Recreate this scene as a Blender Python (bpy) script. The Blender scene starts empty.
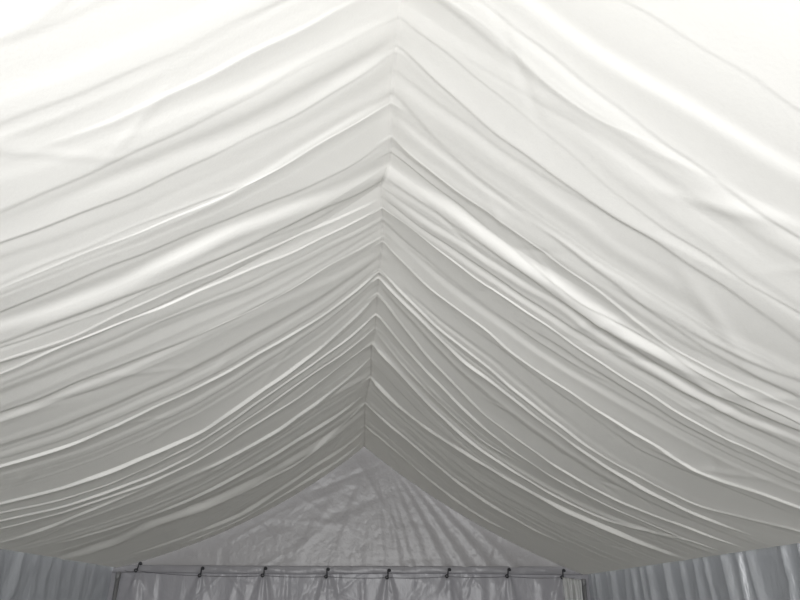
import bpy, bmesh, math, random
import numpy as np
sc = bpy.context.scene
COL = sc.collection
random.seed(4)
rng = np.random.default_rng(7)

# ------------------------------------------------------------------ the tent, in metres
BACK = 9.0                      # distance of the gable end
RIDGE_Z = 3.51
LEFT_X, LEFT_Z = -3.076, 1.955  # left eave
RIGHT_X, RIGHT_Z = 2.849, 1.885  # right eave
FRONT = -0.9                    # open end of the tent, behind the camera
HEM = 8.95                      # back hem of the lining
SAG = {'L': .20, 'R': .13}
# how the ridge of the lining wanders sideways
RIDGE_X = np.array([(-1, .06), (1.0, .06), (1.68, .089), (2.2, .077), (2.5, .090), (2.66, .085), (2.83, .045), (3.02, .06),
                    (3.34, .075), (3.76, .061), (4.08, .055), (4.8, .053), (5.14, .026), (5.83, .034), (6.75, -.018), (9.5, -.022)])
# folds of the lining: side, kind, steepness, half width, [(share of the slope from ridge to eave, distance into the tent) ...]
FOLDS = [
    ('L', 'D', 0.35, 0.03, [(0.251,1.245),(0.275,1.248),(0.314,1.256),(0.351,1.265)]),
    ('L', 'D', 0.5, 0.02, [(0.151,1.456),(0.178,1.458),(0.212,1.463),(0.258,1.477),(0.304,1.494),(0.342,1.502),(0.388,1.518)]),
    ('L', 'D', 0.35, 0.03, [(0.164,1.472),(0.215,1.501),(0.263,1.528),(0.311,1.556)]),
    ('L', 'B', 0.4, 0.03, [(0.118,1.578),(0.176,1.593),(0.195,1.609),(0.224,1.621),(0.274,1.634)]),
    ('L', 'D', 0.3, 0.012, [(0.124,1.766),(0.17,1.786),(0.236,1.787),(0.287,1.791),(0.339,1.817),(0.38,1.824),(0.434,1.842)]),
    ('L', 'b', 0.35, 0.1, [(-0.001,1.768),(0.075,1.728),(0.158,1.748),(0.232,1.734),(0.311,1.73)]),
    ('L', 'b', 0.5, 0.06, [(-0.003,1.898),(0.029,1.922),(0.08,1.942),(0.128,1.943),(0.217,1.94),(0.298,1.921)]),
    ('L', 'D', 0.7, 0.016, [(-0.002,1.917),(0.028,1.944),(0.08,1.969),(0.128,1.975),(0.219,1.971),(0.248,1.985),(0.303,1.986),(0.356,1.988),(0.406,1.99),(0.456,2.003)]),
    ('L', 'b', 0.35, 0.04, [(-0.004,2.096),(0.062,2.088),(0.144,2.086),(0.208,2.106)]),
    ('L', 'b', 0.45, 0.03, [(-0.004,2.187),(0.062,2.18),(0.133,2.182),(0.2,2.212),(0.246,2.231)]),
    ('L', 'B', 0.5, 0.012, [(-0.005,2.213),(0.062,2.205),(0.133,2.206),(0.202,2.235),(0.264,2.231),(0.322,2.212),(0.378,2.212),(0.433,2.219),(0.488,2.243)]),
    ('L', 'D', 0.6, 0.012, [(0.239,2.227),(0.263,2.214),(0.32,2.189),(0.376,2.189),(0.43,2.196),(0.484,2.214)]),
    ('L', 'D', 0.55, 0.018, [(0.0,2.442),(0.06,2.476),(0.144,2.458),(0.213,2.426),(0.277,2.393),(0.354,2.379),(0.41,2.361),(0.475,2.372),(0.508,2.378)]),
    ('L', 'b', 1.1, 0.06, [(-0.002,2.681),(0.067,2.645),(0.146,2.563),(0.218,2.517),(0.285,2.495),(0.412,2.518),(0.459,2.51),(0.521,2.471)]),
    ('L', 'D', 0.8, 0.025, [(-0.01,2.799),(0.061,2.751),(0.129,2.676),(0.186,2.676),(0.293,2.623),(0.384,2.612),(0.449,2.583),(0.538,2.594)]),
    ('L', 'D', 0.6, 0.02, [(0.144,2.775),(0.224,2.658),(0.294,2.647),(0.4,2.649),(0.471,2.643),(0.543,2.632)]),
    ('L', 'B', 0.5, 0.02, [(-0.005,2.948),(0.057,2.874),(0.142,2.818),(0.223,2.766),(0.296,2.739),(0.405,2.719),(0.483,2.749),(0.551,2.707)]),
    ('L', 'D', 0.6, 0.02, [(0.298,2.817),(0.369,2.805),(0.437,2.826),(0.499,2.786),(0.553,2.724)]),
    ('L', 'B', 0.7, 0.016, [(0.0,3.028),(0.06,2.98),(0.127,2.947),(0.225,2.87),(0.299,2.844),(0.342,2.834),(0.436,2.798),(0.5,2.805),(0.565,2.833)]),
    ('L', 'D', 0.35, 0.03, [(-0.001,3.175),(0.064,3.123),(0.154,3.087),(0.253,3.045),(0.341,2.977)]),
    ('L', 'B', 0.5, 0.018, [(0.004,3.345),(0.047,3.304),(0.106,3.276),(0.209,3.302),(0.285,3.273)]),
    ('L', 'b', 0.3, 0.05, [(0.003,3.506),(0.108,3.466),(0.234,3.357),(0.339,3.339),(0.455,3.316),(0.526,3.288),(0.634,3.311)]),
    ('L', 'D', 0.55, 0.03, [(0.231,3.291),(0.335,3.285),(0.448,3.241),(0.517,3.214),(0.555,3.237),(0.623,3.234)]),
    ('L', 'D', 0.3, 0.03, [(0.47,3.395),(0.541,3.356),(0.639,3.345)]),
    ('L', 'B', 0.8, 0.024, [(-0.002,3.75),(0.043,3.816),(0.084,3.865),(0.15,3.885),(0.228,3.891),(0.305,3.927),(0.376,3.933),(0.467,3.93),(0.557,3.959),(0.642,3.973),(0.715,3.92)]),
    ('L', 'B', 0.9, 0.028, [(-0.003,4.109),(0.067,4.276),(0.129,4.377),(0.19,4.424),(0.309,4.546),(0.43,4.735),(0.534,4.722),(0.634,4.719),(0.728,4.699),(0.805,4.589)]),
    ('L', 'B', 0.75, 0.018, [(-0.0,4.438),(0.068,4.552),(0.195,4.612),(0.318,4.743),(0.441,4.935),(0.584,5.008),(0.666,5.046),(0.761,4.983),(0.836,4.821)]),
    ('L', 'B', 0.75, 0.02, [(0.003,4.728),(0.069,4.795),(0.2,4.816),(0.326,4.968),(0.455,5.177),(0.575,5.241),(0.678,5.174),(0.762,5.174),(0.823,5.091),(0.863,5.028)]),
    ('L', 'B', 0.7, 0.02, [(0.001,5.016),(0.101,5.08),(0.204,5.183),(0.335,5.21),(0.469,5.373),(0.588,5.395),(0.694,5.331),(0.776,5.328),(0.839,5.3)]),
    ('L', 'B', 0.7, 0.03, [(-0.0,5.402),(0.066,5.498),(0.143,5.575),(0.217,5.604),(0.277,5.686),(0.388,5.713)]),
    ('L', 'D', 0.6, 0.04, [(-0.0,5.665),(0.099,5.657),(0.221,5.739),(0.31,5.805),(0.501,5.839),(0.625,5.823),(0.746,5.836),(0.847,5.911),(0.967,6.147)]),
    ('L', 'b', 0.5, 0.06, [(0.013,5.835),(0.099,5.685),(0.184,5.671),(0.259,5.744),(0.364,5.777),(0.508,5.968)]),
    ('L', 'B', 0.7, 0.03, [(0.691,5.516),(0.81,5.627),(0.89,5.711),(0.96,5.751)]),
    ('L', 'B', 0.5, 0.05, [(0.004,6.795),(0.09,7.045),(0.174,7.109),(0.253,7.318),(0.355,7.197)]),
    ('L', 'B', 0.5, 0.05, [(0.097,6.47),(0.209,6.385),(0.353,6.431),(0.54,6.499),(0.679,6.5),(0.804,6.431)]),
    ('L', 'b', 1.3, 0.08, [(0.011,7.13),(0.079,7.134),(0.247,7.109),(0.378,7.094),(0.576,7.065),(0.713,6.919),(0.802,7.113),(0.972,7.268)]),
    ('L', 'B', 0.5, 0.06, [(0.002,8.031),(0.087,8.1),(0.212,7.997),(0.374,8.13),(0.525,8.305),(0.653,8.221),(0.789,8.216)]),
    ('L', 'B', 0.5, 0.05, [(0.09,8.588),(0.284,8.442),(0.486,8.501),(0.673,8.527)]),
    ('R', 'D', 0.5, 0.012, [(0.245,1.241),(0.316,1.272),(0.367,1.301),(0.417,1.334)]),
    ('R', 'D', 0.6, 0.016, [(0.089,1.467),(0.111,1.475),(0.134,1.502),(0.191,1.542),(0.252,1.582),(0.343,1.659),(0.391,1.684),(0.451,1.724),(0.496,1.747)]),
    ('R', 'D', 0.35, 0.03, [(0.041,1.568),(0.081,1.584),(0.147,1.619),(0.201,1.668),(0.264,1.69),(0.324,1.703)]),
    ('R', 'B', 0.35, 0.02, [(0.053,1.538),(0.079,1.531),(0.145,1.581),(0.199,1.64),(0.238,1.674)]),
    ('R', 'b', 0.35, 0.07, [(0.006,1.687),(0.074,1.735),(0.143,1.735),(0.22,1.738),(0.274,1.771),(0.345,1.848),(0.414,1.91),(0.482,1.966),(0.55,2.017)]),
    ('R', 'D', 0.35, 0.05, [(0.009,1.722),(0.045,1.724),(0.102,1.739),(0.17,1.749)]),
    ('R', 'D', 0.5, 0.013, [(0.005,1.747),(0.032,1.759),(0.086,1.768),(0.167,1.834),(0.244,1.899),(0.295,1.948),(0.368,2.01),(0.449,2.034),(0.532,2.078),(0.565,2.093)]),
    ('R', 'D', 0.65, 0.018, [(0.003,1.886),(0.009,1.893),(0.066,1.939),(0.118,1.985),(0.188,2.035),(0.238,2.042),(0.311,2.077),(0.38,2.096),(0.451,2.143),(0.509,2.169),(0.558,2.213),(0.6,2.278)]),
    ('R', 'b', 0.3, 0.05, [(0.006,2.062),(0.037,2.084),(0.094,2.102),(0.152,2.113),(0.251,2.17),(0.36,2.259)]),
    ('R', 'D', 0.5, 0.03, [(0.009,2.144),(0.094,2.286),(0.165,2.32),(0.23,2.383),(0.353,2.458),(0.449,2.559),(0.538,2.597),(0.667,2.627)]),
    ('R', 'B', 0.5, 0.018, [(0.003,2.42),(0.045,2.455),(0.094,2.468),(0.196,2.502),(0.284,2.554),(0.369,2.596),(0.462,2.699),(0.543,2.727),(0.614,2.714)]),
    ('R', 'b', 0.3, 0.04, [(0.003,2.316),(0.087,2.339),(0.19,2.385),(0.287,2.411),(0.411,2.444),(0.533,2.499)]),
    ('R', 'D', 0.8, 0.015, [(0.001,2.538),(0.067,2.577),(0.162,2.62),(0.257,2.694),(0.358,2.746),(0.391,2.743),(0.472,2.756),(0.557,2.801),(0.637,2.828),(0.709,2.826)]),
    ('R', 'b', 1.2, 0.05, [(-0.002,2.663),(0.022,2.66),(0.118,2.659),(0.214,2.697),(0.281,2.713),(0.365,2.74),(0.478,2.792)]),
    ('R', 'D', 0.7, 0.025, [(0.007,2.746),(0.032,2.75),(0.129,2.744),(0.224,2.771),(0.316,2.798),(0.406,2.847),(0.493,2.9),(0.577,2.93),(0.652,2.917),(0.721,2.888)]),
    ('R', 'b', 1.1, 0.035, [(0.001,2.854),(0.04,2.879),(0.091,2.868),(0.187,2.86),(0.28,2.878),(0.332,2.871),(0.417,2.956),(0.501,2.964),(0.587,3.005),(0.738,2.981)]),
    ('R', 'D', 0.6, 0.02, [(-0.0,2.933),(0.04,2.948),(0.092,2.954),(0.191,2.953),(0.285,2.971),(0.424,3.032),(0.512,3.05),(0.627,3.054)]),
    ('R', 'B', 0.7, 0.015, [(0.002,3.021),(0.039,3.009),(0.092,3.035),(0.169,3.066),(0.268,3.087),(0.362,3.128),(0.44,3.18),(0.534,3.231),(0.628,3.279),(0.713,3.289),(0.796,3.292)]),
    ('R', 'B', 0.8, 0.018, [(-0.004,3.375),(0.043,3.44),(0.13,3.532),(0.243,3.55),(0.332,3.653),(0.416,3.694),(0.505,3.75),(0.611,3.797),(0.719,3.872),(0.799,3.786),(0.88,3.734)]),
    ('R', 'D', 0.35, 0.03, [(-0.001,3.154),(0.04,3.207),(0.152,3.309),(0.259,3.334),(0.383,3.371)]),
    ('R', 'B', 0.75, 0.02, [(0.002,3.733),(0.082,3.835),(0.18,3.958),(0.276,4.027),(0.42,4.211),(0.576,4.383),(0.693,4.426),(0.806,4.453),(0.897,4.246),(0.948,4.097)]),
    ('R', 'B', 0.8, 0.03, [(0.03,3.844),(0.05,3.896),(0.154,4.047),(0.237,4.193),(0.326,4.231),(0.411,4.32),(0.486,4.417),(0.592,4.526),(0.718,4.615),(0.83,4.61)]),
    ('R', 'B', 0.8, 0.02, [(0.003,4.086),(0.073,4.29),(0.174,4.57),(0.251,4.716),(0.323,4.879),(0.407,4.966),(0.553,5.094),(0.662,5.137),(0.78,5.086),(0.886,4.985)]),
    ('R', 'B', 0.7, 0.022, [(0.0,4.437),(0.107,4.716),(0.287,5.051),(0.433,5.291),(0.582,5.405),(0.688,5.385),(0.813,5.337)]),
    ('R', 'B', 0.9, 0.025, [(-0.001,5.027),(0.086,5.185),(0.216,5.493),(0.344,5.712),(0.484,5.816),(0.622,5.844),(0.733,5.805),(0.82,5.603),(0.907,5.297)]),
    ('R', 'D', 0.8, 0.025, [(0.003,5.142),(0.088,5.352),(0.224,5.73),(0.36,5.983),(0.505,6.068),(0.645,6.079),(0.753,5.987)]),
    ('R', 'B', 0.5, 0.02, [(-0.003,4.761),(0.088,5.001),(0.225,5.285),(0.359,5.525)]),
    ('R', 'B', 0.8, 0.04, [(-0.005,5.922),(0.137,6.141),(0.228,6.173),(0.329,6.114),(0.451,6.113),(0.648,6.11),(0.757,6.018),(0.87,6.007)]),
    ('R', 'B', 0.7, 0.035, [(0.0,6.787),(0.05,6.843),(0.186,6.973),(0.395,7.32),(0.543,7.454),(0.689,7.532)]),
    ('R', 'B', 0.6, 0.04, [(-0.002,7.774),(0.095,7.749),(0.265,7.997),(0.44,8.273),(0.55,8.345)]),
    ('R', 'D', 0.4, 0.04, [(0.003,6.212),(0.129,6.416),(0.286,6.599),(0.443,6.83),(0.649,6.812)]),
    ('R', 'D', 0.4, 0.03, [(0.42,2.512),(0.511,2.534),(0.595,2.534),(0.643,2.506)]),
    ('R', 'b', 0.4, 0.04, [(0.44,2.07),(0.503,2.079),(0.573,2.136)]),
    ('R', 'b', 0.4, 0.03, [(0.401,2.808),(0.531,2.825),(0.636,2.915),(0.752,3.059)]),
    ('R', 'D', 0.4, 0.03, [(0.373,3.263),(0.492,3.329),(0.644,3.389),(0.813,3.385)]),
    ('R', 'D', 0.4, 0.03, [(0.286,3.674),(0.428,3.81),(0.619,4.013),(0.799,3.895)]),
]

# ------------------------------------------------------------------ colours and light
AMP, WIDTH = 1.02, .52
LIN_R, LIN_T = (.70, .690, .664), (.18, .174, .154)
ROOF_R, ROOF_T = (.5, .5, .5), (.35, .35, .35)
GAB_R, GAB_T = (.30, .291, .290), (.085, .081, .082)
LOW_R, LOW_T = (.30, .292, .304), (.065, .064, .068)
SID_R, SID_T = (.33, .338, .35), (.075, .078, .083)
FLOOR_C = (.12, .12, .115)
SKY_C, SKY_S = (.97, .99, 1.0), 1.0
LIGHTS = [('daylight_opening', (.1, FRONT - .05, 1.5), (0, 5, 3.2), 4.0, 1.8, 165, (.985, .99, 1))]
EXPOSURE = -0.38
SPREAD = 125

# ------------------------------------------------------------------ materials
def new_mat(name):
    m = bpy.data.materials.new(name); m.use_nodes = True
    nt = m.node_tree; nt.nodes.clear()
    out = nt.nodes.new('ShaderNodeOutputMaterial')
    return m, nt, out

def noise_bump(nt, scale, strength, dist, stretch=(1, 1, 1), detail=4, kind='NOISE'):
    tc = nt.nodes.new('ShaderNodeTexCoord'); mp = nt.nodes.new('ShaderNodeMapping')
    mp.inputs['Scale'].default_value = stretch
    nt.links.new(tc.outputs['Object'], mp.inputs['Vector'])
    if kind == 'NOISE':
        n = nt.nodes.new('ShaderNodeTexNoise'); n.inputs['Detail'].default_value = detail; o = n.outputs['Fac']
    else:
        n = nt.nodes.new('ShaderNodeTexVoronoi'); o = n.outputs['Distance']
    n.inputs['Scale'].default_value = scale
    nt.links.new(mp.outputs['Vector'], n.inputs['Vector'])
    b = nt.nodes.new('ShaderNodeBump'); b.inputs['Strength'].default_value = strength; b.inputs['Distance'].default_value = dist
    nt.links.new(o, b.inputs['Height'])
    return b

def cloth_mat(name, reflect, through, bump):
    """thin white fabric: it scatters light back and lets some daylight through"""
    m, nt, out = new_mat(name)
    d = nt.nodes.new('ShaderNodeBsdfDiffuse'); d.inputs['Color'].default_value = (*reflect, 1)
    t = nt.nodes.new('ShaderNodeBsdfTranslucent'); t.inputs['Color'].default_value = (*through, 1)
    a = nt.nodes.new('ShaderNodeAddShader')
    b = noise_bump(nt, *bump)
    nt.links.new(b.outputs['Normal'], d.inputs['Normal'])
    nt.links.new(d.outputs[0], a.inputs[0]); nt.links.new(t.outputs[0], a.inputs[1]); nt.links.new(a.outputs[0], out.inputs[0])
    return m

def sheet_mat(name, reflect, through, rough, gloss, bump):
    """woven plastic sheeting: cloth_mat with a soft plastic sheen"""
    m, nt, out = new_mat(name)
    d = nt.nodes.new('ShaderNodeBsdfDiffuse'); d.inputs['Color'].default_value = (*reflect, 1)
    t = nt.nodes.new('ShaderNodeBsdfTranslucent'); t.inputs['Color'].default_value = (*through, 1)
    g = nt.nodes.new('ShaderNodeBsdfGlossy'); g.inputs['Color'].default_value = (1, 1, 1, 1); g.inputs['Roughness'].default_value = rough
    a = nt.nodes.new('ShaderNodeAddShader'); mx = nt.nodes.new('ShaderNodeMixShader'); mx.inputs[0].default_value = gloss
    b = noise_bump(nt, *bump)
    for n in (d, g): nt.links.new(b.outputs['Normal'], n.inputs['Normal'])
    nt.links.new(d.outputs[0], a.inputs[0]); nt.links.new(t.outputs[0], a.inputs[1])
    nt.links.new(a.outputs[0], mx.inputs[1]); nt.links.new(g.outputs[0], mx.inputs[2]); nt.links.new(mx.outputs[0], out.inputs[0])
    return m

def plain_mat(name, col, rough, metal=0.0):
    m, nt, out = new_mat(name)
    p = nt.nodes.new('ShaderNodeBsdfPrincipled')
    p.inputs['Base Color'].default_value = (*col, 1); p.inputs['Roughness'].default_value = rough; p.inputs['Metallic'].default_value = metal
    b = noise_bump(nt, 60, .08, .002)
    nt.links.new(b.outputs['Normal'], p.inputs['Normal'])
    nt.links.new(p.outputs[0], out.inputs[0])
    return m

M_LINING = cloth_mat('lining_fabric', LIN_R, LIN_T, (90, .12, .004))
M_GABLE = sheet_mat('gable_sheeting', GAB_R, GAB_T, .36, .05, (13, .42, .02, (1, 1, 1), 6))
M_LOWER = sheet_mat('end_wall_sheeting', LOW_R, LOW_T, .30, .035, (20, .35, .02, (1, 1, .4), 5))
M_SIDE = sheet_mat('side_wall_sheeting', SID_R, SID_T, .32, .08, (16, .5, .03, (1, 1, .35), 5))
M_FLAP = sheet_mat('flap_sheeting', (.60, .60, .585), (.10, .10, .10), .35, .06, (20, .3, .02))
M_ROOF = cloth_mat('roof_cover', ROOF_R, ROOF_T, (20, .1, .01))
M_SEAM = cloth_mat('seam_tape', LIN_R, LIN_T, (120, .1, .003))
M_DARK = plain_mat('dark_rubber', (.035, .036, .04), .5)
M_POLE = plain_mat('weathered_steel', (.26, .26, .26), .5, .3)
M_CORD = plain_mat('dark_cord', (.13, .125, .13), .8)
M_FLOOR = plain_mat('packed_floor', FLOOR_C, .9)

# ------------------------------------------------------------------ helpers
def link(name, me, mat, parent=None, smooth=True):
    o = bpy.data.objects.new(name, me); COL.objects.link(o)
    me.materials.append(mat)
    if smooth: me.polygons.foreach_set('use_smooth', [True] * len(me.polygons))
    if parent is not None: o.parent = parent
    return o

def grid_mesh(name, P):
    """P: array (rows, columns, 3)"""
    n, m, _ = P.shape
    me = bpy.data.meshes.new(name)
    idx = np.arange(n * m).reshape(n, m)
    q = np.stack([idx[:-1, :-1], idx[:-1, 1:], idx[1:, 1:], idx[1:, :-1]], -1).reshape(-1, 4)
    me.vertices.add(n * m); me.vertices.foreach_set('co', P.reshape(-1).astype(np.float32))
    me.loops.add(q.size); me.loops.foreach_set('vertex_index', q.reshape(-1).astype(np.int32))
    me.polygons.add(len(q)); me.polygons.foreach_set('loop_start', np.arange(0, q.size, 4, dtype=np.int32))
    me.update(calc_edges=True); me.validate()
    return me

def tag(o, label, cat, group=None, kind=None):
    if label: o['label'] = label
    if cat: o['category'] = cat
    if group: o['group'] = group
    if kind: o['kind'] = kind
    return o

def tube_mesh(name, pts, r, seg=10, cap=True):
    """a round bar along a list of points, r one radius or one per point"""
    pts = [np.array(p, float) for p in pts]; n = len(pts)
    rr = r if hasattr(r, '__len__') else [r] * n
    bm = bmesh.new(); rings = []
    ref = np.array([0.31, .17, .93])
    for i, p in enumerate(pts):
        t = pts[min(i + 1, n - 1)] - pts[max(i - 1, 0)]; t /= np.linalg.norm(t)
        a = np.cross(t, ref); a /= np.linalg.norm(a); b = np.cross(t, a)
        rings.append([bm.verts.new(p + rr[i] * (math.cos(k * 2 * math.pi / seg) * a + math.sin(k * 2 * math.pi / seg) * b)) for k in range(seg)])
    for i in range(n - 1):
        for k in range(seg):
            bm.faces.new((rings[i][k], rings[i][(k + 1) % seg], rings[i + 1][(k + 1) % seg], rings[i + 1][k]))
    if cap:
        bm.faces.new(rings[0][::-1]); bm.faces.new(rings[-1])
    bmesh.ops.recalc_face_normals(bm, faces=bm.faces)
    me = bpy.data.meshes.new(name); bm.to_mesh(me); bm.free()
    return me

def box_mesh(name, x0, x1, y0, y1, z0, z1, bev=.004):
    bm = bmesh.new(); bmesh.ops.create_cube(bm, size=1)
    for v in bm.verts:
        v.co = (x0 + (v.co.x + .5) * (x1 - x0), y0 + (v.co.y + .5) * (y1 - y0), z0 + (v.co.z + .5) * (z1 - z0))
    if bev: bmesh.ops.bevel(bm, geom=list(bm.edges), offset=bev, segments=2, affect='EDGES')
    me = bpy.data.meshes.new(name); bm.to_mesh(me); bm.free()
    return me

# ------------------------------------------------------------------ the draped lining
X = np.linspace(-30, 30, 2401)
def half(x, s, side): return np.where((x > 0) == (side > 0), np.exp(-.5 * (x / s) ** 2) / s, 0)
def full(x, s): return np.exp(-.5 * (x / s) ** 2) / s
def profile(k):
    # slope across a fold (area zero), integrated to a height
    if k == 'B': s = full(X, 1) - .7 * half(X, 7, -1) - 1.3 * half(X, 11, 1)       # narrow hanging pinch
    elif k == 'b': s = full(X, 1) - .9 * half(X, 2.6, -1) - 1.1 * half(X, 2.2, 1)   # wide soft fold
    else: s = -full(X, 1) + 1.5 * half(X, 7, -1) + .5 * half(X, 4, 1)            # a tuck
    h = np.cumsum(s) * (X[1] - X[0]); h -= np.linspace(h[0], h[-1], len(h))
    return h
PROF = {k: profile(k) for k in 'BbD'}

def fold_line(pts, t):
    a = np.array(pts); a = a[np.argsort(a[:, 0])]
    y = np.interp(t, a[:, 0], a[:, 1])
    k = np.ones(13) / 13
    yp = np.pad(y, 6, mode='edge')
    return np.convolve(yp, k, 'valid')

def fade(pts, t):
    a = np.array(pts); t0, t1 = a[:, 0].min(), a[:, 0].max()
    f = np.ones_like(t)
    if t0 > .05: f *= np.clip((t - (t0 - .12)) / .12, 0, 1)
    if t1 < .93: f *= np.clip(((t1 + .14) - t) / .14, 0, 1)
    return f * f * (3 - 2 * f)

def relief(side, T, Y):
    """how far the cloth hangs below its smooth drape"""
    t = T[0]; D = np.zeros_like(T)
    lines = []
    for sd, k, a, w, pts in FOLDS:
        if sd != side: continue
        yf = fold_line(pts, t); w = w * WIDTH * {'B': .40, 'b': 1.0, 'D': .72}[k] * (1 + .10 * max(0, pts[len(pts) // 2][1] - 2.0))
        amp = a * AMP * w * fade(pts, t) * {'B': 1.3, 'b': .5, 'D': .5}[k] * np.interp(pts[len(pts) // 2][1], [1.3, 2.3, 3.2], [.5, .7, 1.0]) * (np.interp(pts[len(pts) // 2][1], [3.0, 5.0], [.72, .95]) if k == 'B' else 1)
        ph = rng.uniform(0, 6, 6)
        yf = yf + .004 * np.sin(t * 31 + ph[0]) + .003 * np.sin(t * 67 + ph[1]) + .006 * np.sin(t * 14 + ph[2])
        amp = amp * (1 + .28 * np.sin(t * 7 + ph[3]) + .22 * np.sin(t * 17 + ph[4]) + .12 * np.sin(t * 43 + ph[5]))
        D += amp[None, :] * np.interp((Y - yf[None, :]) / w, X, PROF[k])
        if k == 'B':      # the cloth bellies up between two pinches
            L = .075 * (1 + .10 * max(0, pts[len(pts) // 2][1] - 2.0)); s_ = Y - yf[None, :]
            D += (.017 * a * fade(pts, t))[None, :] * np.exp(-np.sqrt((s_ / L) ** 2 + .01))
        lines.append((yf, a))
    # faint creases that run between the larger folds
    lines.sort(key=lambda q: q[0].mean())
    for (ya, _), (yb, _) in zip(lines[:-1], lines[1:]):
        gap = abs(yb.mean() - ya.mean())
        for _ in range(1 if gap < .15 else 3 if gap < .4 else 6):
            q = rng.uniform(.15, .85); c = rng.uniform(0, 1); ln = rng.uniform(.2, .55)
            w = rng.uniform(.006, .022) * (1 + .10 * max(0, ya.mean() - 2))
            f = np.exp(-.5 * ((t - c) / ln) ** 2)
            yf = ya * (1 - q) + yb * q + .02 * np.sin(t * rng.uniform(3, 9) + rng.uniform(0, 6))
            D += (rng.uniform(.07, .24) * np.interp(ya.mean(), [1.3, 2.3, 3.2], [.45, .65, 1]) * AMP * w * f)[None, :] * np.interp((Y - yf[None, :]) / w, X, PROF[rng.choice(['B', 'b', 'D'])])
    # small crinkles across the folds
    for _ in range(60):
        c, y0 = rng.uniform(.1, 1), rng.uniform(1, 9)
        ang = rng.uniform(.5, 2.2) * rng.choice([-1, 1]); ln = rng.uniform(.06, .22); w = rng.uniform(.010, .03)
        u = (T - c) * 3.3; v = Y - y0
        s = v * math.cos(ang * .5) - u * math.sin(ang * .5); l = v * math.sin(ang * .5) + u * math.cos(ang * .5)
        D += .18 * AMP * w * np.exp(-.5 * (l / ln) ** 2) * np.exp(-.5 * (s / w) ** 2) * rng.choice([-1, 1])
    return D

def lining():
    ny, nt_ = 2400, 170
    # finer rows where the cloth is near
    ys = np.concatenate([np.linspace(FRONT, 1.0, 120)[:-1], np.geomspace(1.0, HEM, ny - 119)])
    ts = np.linspace(0, 1, nt_)
    T, Y = np.meshgrid(ts, ys)
    rel = {s: relief(s, T, Y) for s in 'LR'}
    # across the ridge the cloth is one piece: both sides share the folds there
    mid = .5 * (rel['L'][:, :1] + rel['R'][:, :1])
    out = {}
    for s in 'LR':
        k = np.clip(1 - T / .03, 0, 1); k = k * k * (3 - 2 * k)
        d = rel[s] * (1 - k) + mid * k
        edge = np.clip((1 - T) / .04, 0, 1)            # pulled tight along the eave
        d = d * (.35 + .65 * edge)
        xe, ze = (LEFT_X, LEFT_Z) if s == 'L' else (RIGHT_X, RIGHT_Z)
        xr = np.interp(Y, RIDGE_X[:, 0], RIDGE_X[:, 1])
        ln = math.hypot(xe, RIDGE_Z - ze); nx = (1 if xe < 0 else -1) * (RIDGE_Z - ze) / ln; nz = -abs(xe) / ln
        sg = SAG[s] * 4 * T * (1 - T)
        kk = np.clip(T / .05, 0, 1)
        P = np.empty(T.shape + (3,))
        P[..., 0] = xr + (xe - xr) * T + nx * sg + nx * d * kk
        P[..., 1] = Y
        P[..., 2] = RIDGE_Z + (ze - RIDGE_Z) * T + nz * sg + d * (nz * kk - (1 - kk))
        out[s] = P
    root = bpy.data.objects.new('tent_lining', None); COL.objects.link(root); root.location = (0, 4, RIDGE_Z)
    tag(root, 'white pleated fabric lining draped from the tent ridge to both side walls', 'tent lining')
    for s in 'LR':
        P = out[s] - np.array(root.location)
        link('lining_panel', grid_mesh('lining_panel', P if s == 'R' else P[:, ::-1]), M_LINING, root)
    # sewn seam down the middle of the ridge
    r = out['L'][:, 0, :] - np.array(root.location)
    w = .007
    seam = np.stack([r + np.array([-w, 0, -.0055]), r + np.array([0, 0, -.003]), r + np.array([w, 0, -.0055])], 1)
    link('ridge_seam', grid_mesh('ridge_seam', seam), M_SEAM, root)
    return root
lining()

# ------------------------------------------------------------------ the gable end
def half_profile_z(x):
    """underside of the lining at the gable, to size the sheet behind it"""
    if x < 0: return RIDGE_Z + (LEFT_Z - RIDGE_Z) * (x / LEFT_X)
    return RIDGE_Z + (RIGHT_Z - RIDGE_Z) * (x / RIGHT_X)

BAND_TOP, BAND_BOT = 1.985, 1.893
gable = bpy.data.objects.new('gable_sheet', None); COL.objects.link(gable); gable.location = (0, BACK + .03, BAND_BOT)
tag(gable, 'crinkled grey-white plastic gable sheet under the peak of the lining', 'tent sheet')

def crinkle(U, V, n, lo, hi, seed, wide=(.02, .06)):
    r = np.random.default_rng(seed); Z = np.zeros_like(U)
    for _ in range(n):
        c, d = r.uniform(U.min(), U.max()), r.uniform(V.min(), V.max()); a = r.uniform(0, math.pi); l = r.uniform(.08, .45); w = r.uniform(*wide)
        s = (U - c) * math.sin(a) - (V - d) * math.cos(a); q = (U - c) * math.cos(a) + (V - d) * math.sin(a)
        Z += r.uniform(lo, hi) * np.exp(-.5 * (s / w) ** 2 - .5 * (q / l) ** 2)
    return Z

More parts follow.
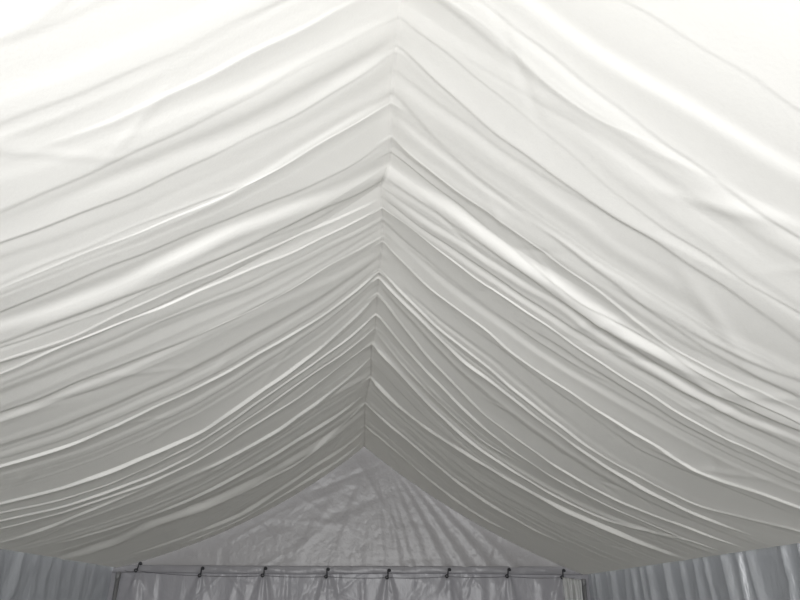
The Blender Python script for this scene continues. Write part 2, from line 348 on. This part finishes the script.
def gable_points():
    nx, nz = 360, 130
    u = np.linspace(0, 1, nx); x = LEFT_X - .06 + (RIGHT_X - LEFT_X + .12) * u
    top = np.array([half_profile_z(v) for v in x]) + .09
    top = np.maximum(top, BAND_TOP + .02)
    v = np.linspace(0, 1, nz)
    Xg = np.repeat(x[None], nz, 0); Zg = (BAND_TOP - .01) + (top - BAND_TOP + .01)[None] * v[:, None]
    D = crinkle(Xg, Zg, 170, -.008, .008, 3)
    # long pulls fanning from the peak down to the band, strongest on the right
    for xb, a, w in ((.48, .018, .035), (.62, .016, .03), (.80, .025, .045), (1.05, .03, .05), (1.32, .03, .05), (1.62, .028, .05), (1.95, .02, .05), (-.35, .012, .05), (-.9, .010, .06), (.25, .016, .04), (.05, .012, .05)):
        k = np.clip((RIDGE_Z - Zg) / (RIDGE_Z - BAND_TOP), 0, 1)
        xc = .12 + (xb - .12) * k ** .8
        D += -.65 * a * np.exp(-.5 * ((Xg - xc) / (w * (.4 + .8 * k))) ** 2) * np.clip(k * 1.6 - .1, 0, 1)
    return np.stack([Xg, BACK + .035 + D * .8, Zg], -1)
gp = gable_points() - np.array(gable.location)
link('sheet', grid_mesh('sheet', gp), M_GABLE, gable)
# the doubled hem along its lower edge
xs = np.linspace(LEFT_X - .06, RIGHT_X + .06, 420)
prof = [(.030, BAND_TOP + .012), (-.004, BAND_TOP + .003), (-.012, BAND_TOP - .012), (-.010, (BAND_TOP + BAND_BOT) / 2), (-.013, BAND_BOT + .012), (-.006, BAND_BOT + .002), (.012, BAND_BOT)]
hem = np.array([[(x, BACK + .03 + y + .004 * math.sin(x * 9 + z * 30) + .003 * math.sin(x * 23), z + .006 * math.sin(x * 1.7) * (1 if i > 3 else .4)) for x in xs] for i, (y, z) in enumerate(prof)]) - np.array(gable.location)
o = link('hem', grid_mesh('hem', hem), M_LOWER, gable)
o['label'] = 'doubled grey hem band along the foot of the gable sheet'

# hook spots along the hem
HOOK_X = [-2.827, -2.037, -1.25, -0.455, 0.322, 1.092, 1.87, 2.587]
HOOK_Z = [1.966, 1.91, 1.912, 1.902, 1.892, 1.906, 1.908, 1.898]

# ------------------------------------------------------------------ walls and floor
def wall_back():
    nx, nz = 620, 150
    x = np.linspace(LEFT_X - .10, RIGHT_X + .10, nx); v = np.linspace(0, 1, nz) ** 1.6
    hk = np.array(HOOK_X)
    dist = np.min(np.abs(x[:, None] - hk[None]), 1); near = hk[np.argmin(np.abs(x[:, None] - hk[None]), 1)]
    top = BAND_BOT + .05 - .02 * np.clip(dist / .38, 0, 1) ** 1.1 + .006 * np.sin(x * 31) * np.clip(dist / .2, 0, 1)
    Xw = np.repeat(x[None], nz, 0); Zw = top[None] * (1 - v[:, None]); dep = top[None] - Zw
    D = np.zeros_like(Xw)
    # pleats fan out below every hook
    r = np.random.default_rng(11)
    for h in HOOK_X:
        for sgn, sp in ((-1, .22), (-1, .62), (1, .18), (1, .5), (1, .95), (-1, 1.0)):
            xc = h + sgn * (.012 + sp * .33 * dep * r.uniform(.6, 1.1)); w = .012 + .06 * np.clip(dep, 0, .5)
            D += -r.uniform(.5, 1.0) * np.clip(dep / .12, 0, 1) * .030 * np.exp(-.5 * ((Xw - xc) / w) ** 2) * np.exp(-dep * .5)
    D += np.clip(dep / .05, 0, 1) * crinkle(Xw, Zw, 260, -.010, .010, 5, (.012, .04))
    for k in range(26):
        c = r.uniform(LEFT_X, RIGHT_X); w = r.uniform(.02, .06)
        D += r.uniform(-.025, .02) * np.exp(-.5 * ((Xw - c - .03 * dep) / w) ** 2) * np.clip(dep / .15, 0, 1)
    P = np.stack([Xw, BACK + .075 + D * .8, Zw], -1)
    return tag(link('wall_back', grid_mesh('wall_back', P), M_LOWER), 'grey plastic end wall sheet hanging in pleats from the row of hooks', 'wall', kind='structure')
wall_back()

def wall_side(name, x0, ztop, seed, sign, step, wide, deep, label):
    ny, nz = 900, 70
    y = np.linspace(FRONT, BACK + .12, ny); v = np.linspace(0, 1, nz) ** 1.5
    r = np.random.default_rng(seed)
    D = np.zeros((nz, ny)); Yw = np.repeat(y[None], nz, 0); Zw = (ztop + .03) * (1 - v[:, None]) * np.ones((1, ny)); dep = ztop + .03 - Zw
    for c in np.arange(FRONT, BACK, step):
        c2 = c + step * r.uniform(-.4, .4); w = r.uniform(*wide); lean = r.uniform(-.10, .10)
        D += -r.uniform(*deep) * np.exp(-.5 * ((Yw - c2 - lean * dep) / (w * (1 + .5 * dep))) ** 2)
    D += crinkle(Yw, Zw, 320, -.012, .012, seed + 1, (.015, .05))
    P = np.stack([x0 - sign * (D - .0) * -1, Yw, Zw], -1)
    return tag(link(name, grid_mesh(name, P), M_SIDE), label, 'wall', kind='structure')
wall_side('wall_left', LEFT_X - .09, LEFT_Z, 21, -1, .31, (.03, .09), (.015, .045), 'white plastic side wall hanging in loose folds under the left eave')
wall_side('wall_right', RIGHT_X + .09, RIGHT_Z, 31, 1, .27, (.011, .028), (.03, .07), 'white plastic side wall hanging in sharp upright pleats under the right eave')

def roof():
    ys = np.linspace(FRONT, BACK + .15, 60)
    us = [(LEFT_X - .12, LEFT_Z + .10), (LEFT_X * .5, .5 * (LEFT_Z + RIDGE_Z) + .16), (.02, RIDGE_Z + .16), (RIGHT_X * .5, .5 * (RIGHT_Z + RIDGE_Z) + .16), (RIGHT_X + .12, RIGHT_Z + .10)]
    P = np.array([[(x, y, z - .01 * math.sin(y * 1.5) ** 2) for x, z in us] for y in ys])
    return tag(link('ceiling', grid_mesh('ceiling', P), M_ROOF), 'white plastic roof cover above the draped lining', 'roof', kind='structure')
roof()
fl = np.array([[(x, y, 0.006 * math.sin(x * 3.1) * math.sin(y * 2.3)) for x in np.linspace(LEFT_X - .3, RIGHT_X + .3, 30)] for y in np.linspace(FRONT, BACK + .3, 40)])
tag(link('floor', grid_mesh('floor', fl), M_FLOOR), 'plain grey floor of the tent', 'floor', kind='structure')

# ------------------------------------------------------------------ hooks, cord, poles, corner flap
hook_group = 'hooks along the hem of the gable sheet'
def s_hook():
    root = bpy.data.objects.new('tent_hook', None); COL.objects.link(root)
    pts = []
    for a in np.linspace(-30, 200, 12):      # upper bend over the hem
        pts.append((.016 * math.cos(math.radians(a)) + .016, 0, .040 + .016 * math.sin(math.radians(a))))
    for a in np.linspace(20, -210, 12):      # lower bend through the eyelet of the sheet
        pts.append((.016 * math.cos(math.radians(a)) - .016, 0, -.036 + .018 * math.sin(math.radians(a))))
    link('hook_wire', tube_mesh('hook_wire', pts, .0085, 8), M_DARK, root)
    ball = tube_mesh('knob', [(.022, -.004, .040 + z) for z in (-.017, -.013, -.006, 0, .006, .013, .017)], [.004, .011, .016, .018, .016, .011, .004], 12)
    link('knob', ball, M_DARK, root)
    bl = tube_mesh('eyelet', [(-.014 + .017 * math.cos(a), -.004, -.040 + .017 * math.sin(a)) for a in np.linspace(0, 2 * math.pi, 17)], .008, 8)
    link('eyelet', bl, M_DARK, root)
    return root
proto = s_hook()
names = ['small dark hook at the end of the row, beside the left corner pole', 'second dark hook from the left corner pole', 'third dark hook from the left corner pole', 'fourth dark hook from the left corner pole', 'dark hook nearest to below the peak of the lining', 'third dark hook from the right corner pole', 'second dark hook from the right corner pole', 'dark hook tucked against the lining by the bunched corner flap']
for i, hx in enumerate(HOOK_X):
    if i == 0: h = proto
    else:
        h = proto.copy(); COL.objects.link(h)
        for ch in proto.children:
            c = ch.copy(); COL.objects.link(c); c.parent = h
    h.location = (hx, BACK - .004, HOOK_Z[i]); h.rotation_euler = (0, [.1, -.05, .0, -.12, -.05, .1, .08, .0][i], [.1, -.1, .0, .1, -.1, .2, .15, -.1][i])
    tag(h, names[i], 'hook', hook_group)

def strung_cord():
    pts = []
    hk = [LEFT_X + .1] + HOOK_X + [RIGHT_X - .12]; hz = [HOOK_Z[0]] + HOOK_Z + [HOOK_Z[-1]]
    for (a, b, za, zb) in zip(hk[:-1], hk[1:], hz[:-1], hz[1:]):
        for q in np.linspace(0, 1, 9)[:-1]:
            pts.append((a + (b - a) * q, BACK - .026, za + (zb - za) * q - .043 - .012 * 4 * q * (1 - q)))
    pts.append((hk[-1], BACK - .026, hz[-1] - .043))
    return tag(link('cord', tube_mesh('cord', pts, .003, 6), M_CORD), 'thin dark cord strung along the hooks below the gable hem', 'cord')
strung_cord()

def pole(x, z, label):
    root = bpy.data.objects.new('tent_pole', None); COL.objects.link(root); root.location = (x, BACK - .09, 0)
    link('tube', tube_mesh('tube', [(0, 0, .012), (0, 0, .6), (0, 0, 1.2), (0, 0, z - .05)], .026, 16), M_POLE, root)
    link('top_joint', tube_mesh('top_joint', [(0, 0, z - .13), (0, 0, z - .125), (0, 0, z - .055), (0, 0, z - .05)], [.027, .032, .032, .027], 16), M_POLE, root)
    link('base_plate', box_mesh('base_plate', -.045, .045, -.045, .045, .006, .016, .002), M_POLE, root)
    tag(root, label, 'pole', 'corner poles of the tent')
    return root
pole(LEFT_X + .05, LEFT_Z, 'dark steel corner pole where the left side wall meets the end wall')
pole(RIGHT_X - .03, RIGHT_Z, 'dark steel corner pole behind the bunched white flap in the right corner')

def flap():
    nx, nz = 60, 60
    u = np.linspace(0, 1, nx); v = np.linspace(0, 1, nz)
    U, V = np.meshgrid(u, v)
    z = (RIGHT_Z - .045 - .03 * U) * (1 - V) + .012
    xl = RIGHT_X - .30 + .06 * V; xr = RIGHT_X - .075 - .01 * V
    Xf = xl + (xr - xl) * U
    Yf = BACK - .11 + .028 * np.sin(U * 15 + V * 1.5) * np.clip(V * 14, .25, 1) + .012 * np.sin(U * 37 + 1) - .04 * U
    P = np.stack([Xf, Yf, z], -1)
    o = link('sheet_flap', grid_mesh('sheet_flap', P), M_FLAP)
    md = o.modifiers.new('thickness', 'SOLIDIFY'); md.thickness = .004
    return tag(o, 'bunched white plastic flap hanging beside the pole in the right back corner', 'tent sheet')
flap()

# ------------------------------------------------------------------ light
w = bpy.data.worlds.new('overcast'); sc.world = w; w.use_nodes = True
bg = w.node_tree.nodes['Background']; bg.inputs['Color'].default_value = (*SKY_C, 1); bg.inputs['Strength'].default_value = SKY_S

def area(name, loc, aim, sx, sy, power, col):
    l = bpy.data.lights.new(name, 'AREA'); l.shape = 'RECTANGLE'; l.size = sx; l.size_y = sy; l.energy = power; l.color = col
    o = bpy.data.objects.new(name, l); COL.objects.link(o); o.location = loc
    d = np.array(aim, float) - np.array(loc, float)
    from mathutils import Vector
    l.spread = math.radians(SPREAD)
    o.rotation_euler = Vector(d).to_track_quat('-Z', 'Y').to_euler()
    return o
for a in LIGHTS: area(*a)

# ------------------------------------------------------------------ camera
cam = bpy.data.cameras.new('camera'); co = bpy.data.objects.new('camera', cam); COL.objects.link(co)
co.location = (0, 0, 1.5)
co.rotation_euler = (math.radians(90 + 25.354), 0, math.radians(-3.024))
cam.sensor_width = 36; cam.lens = 650 / 800 * 36; cam.clip_start = .05
sc.camera = co
vs = sc.view_settings
vs.view_transform = 'Standard'; vs.look = 'None'; vs.gamma = 1; vs.use_curve_mapping = False; vs.exposure = EXPOSURE
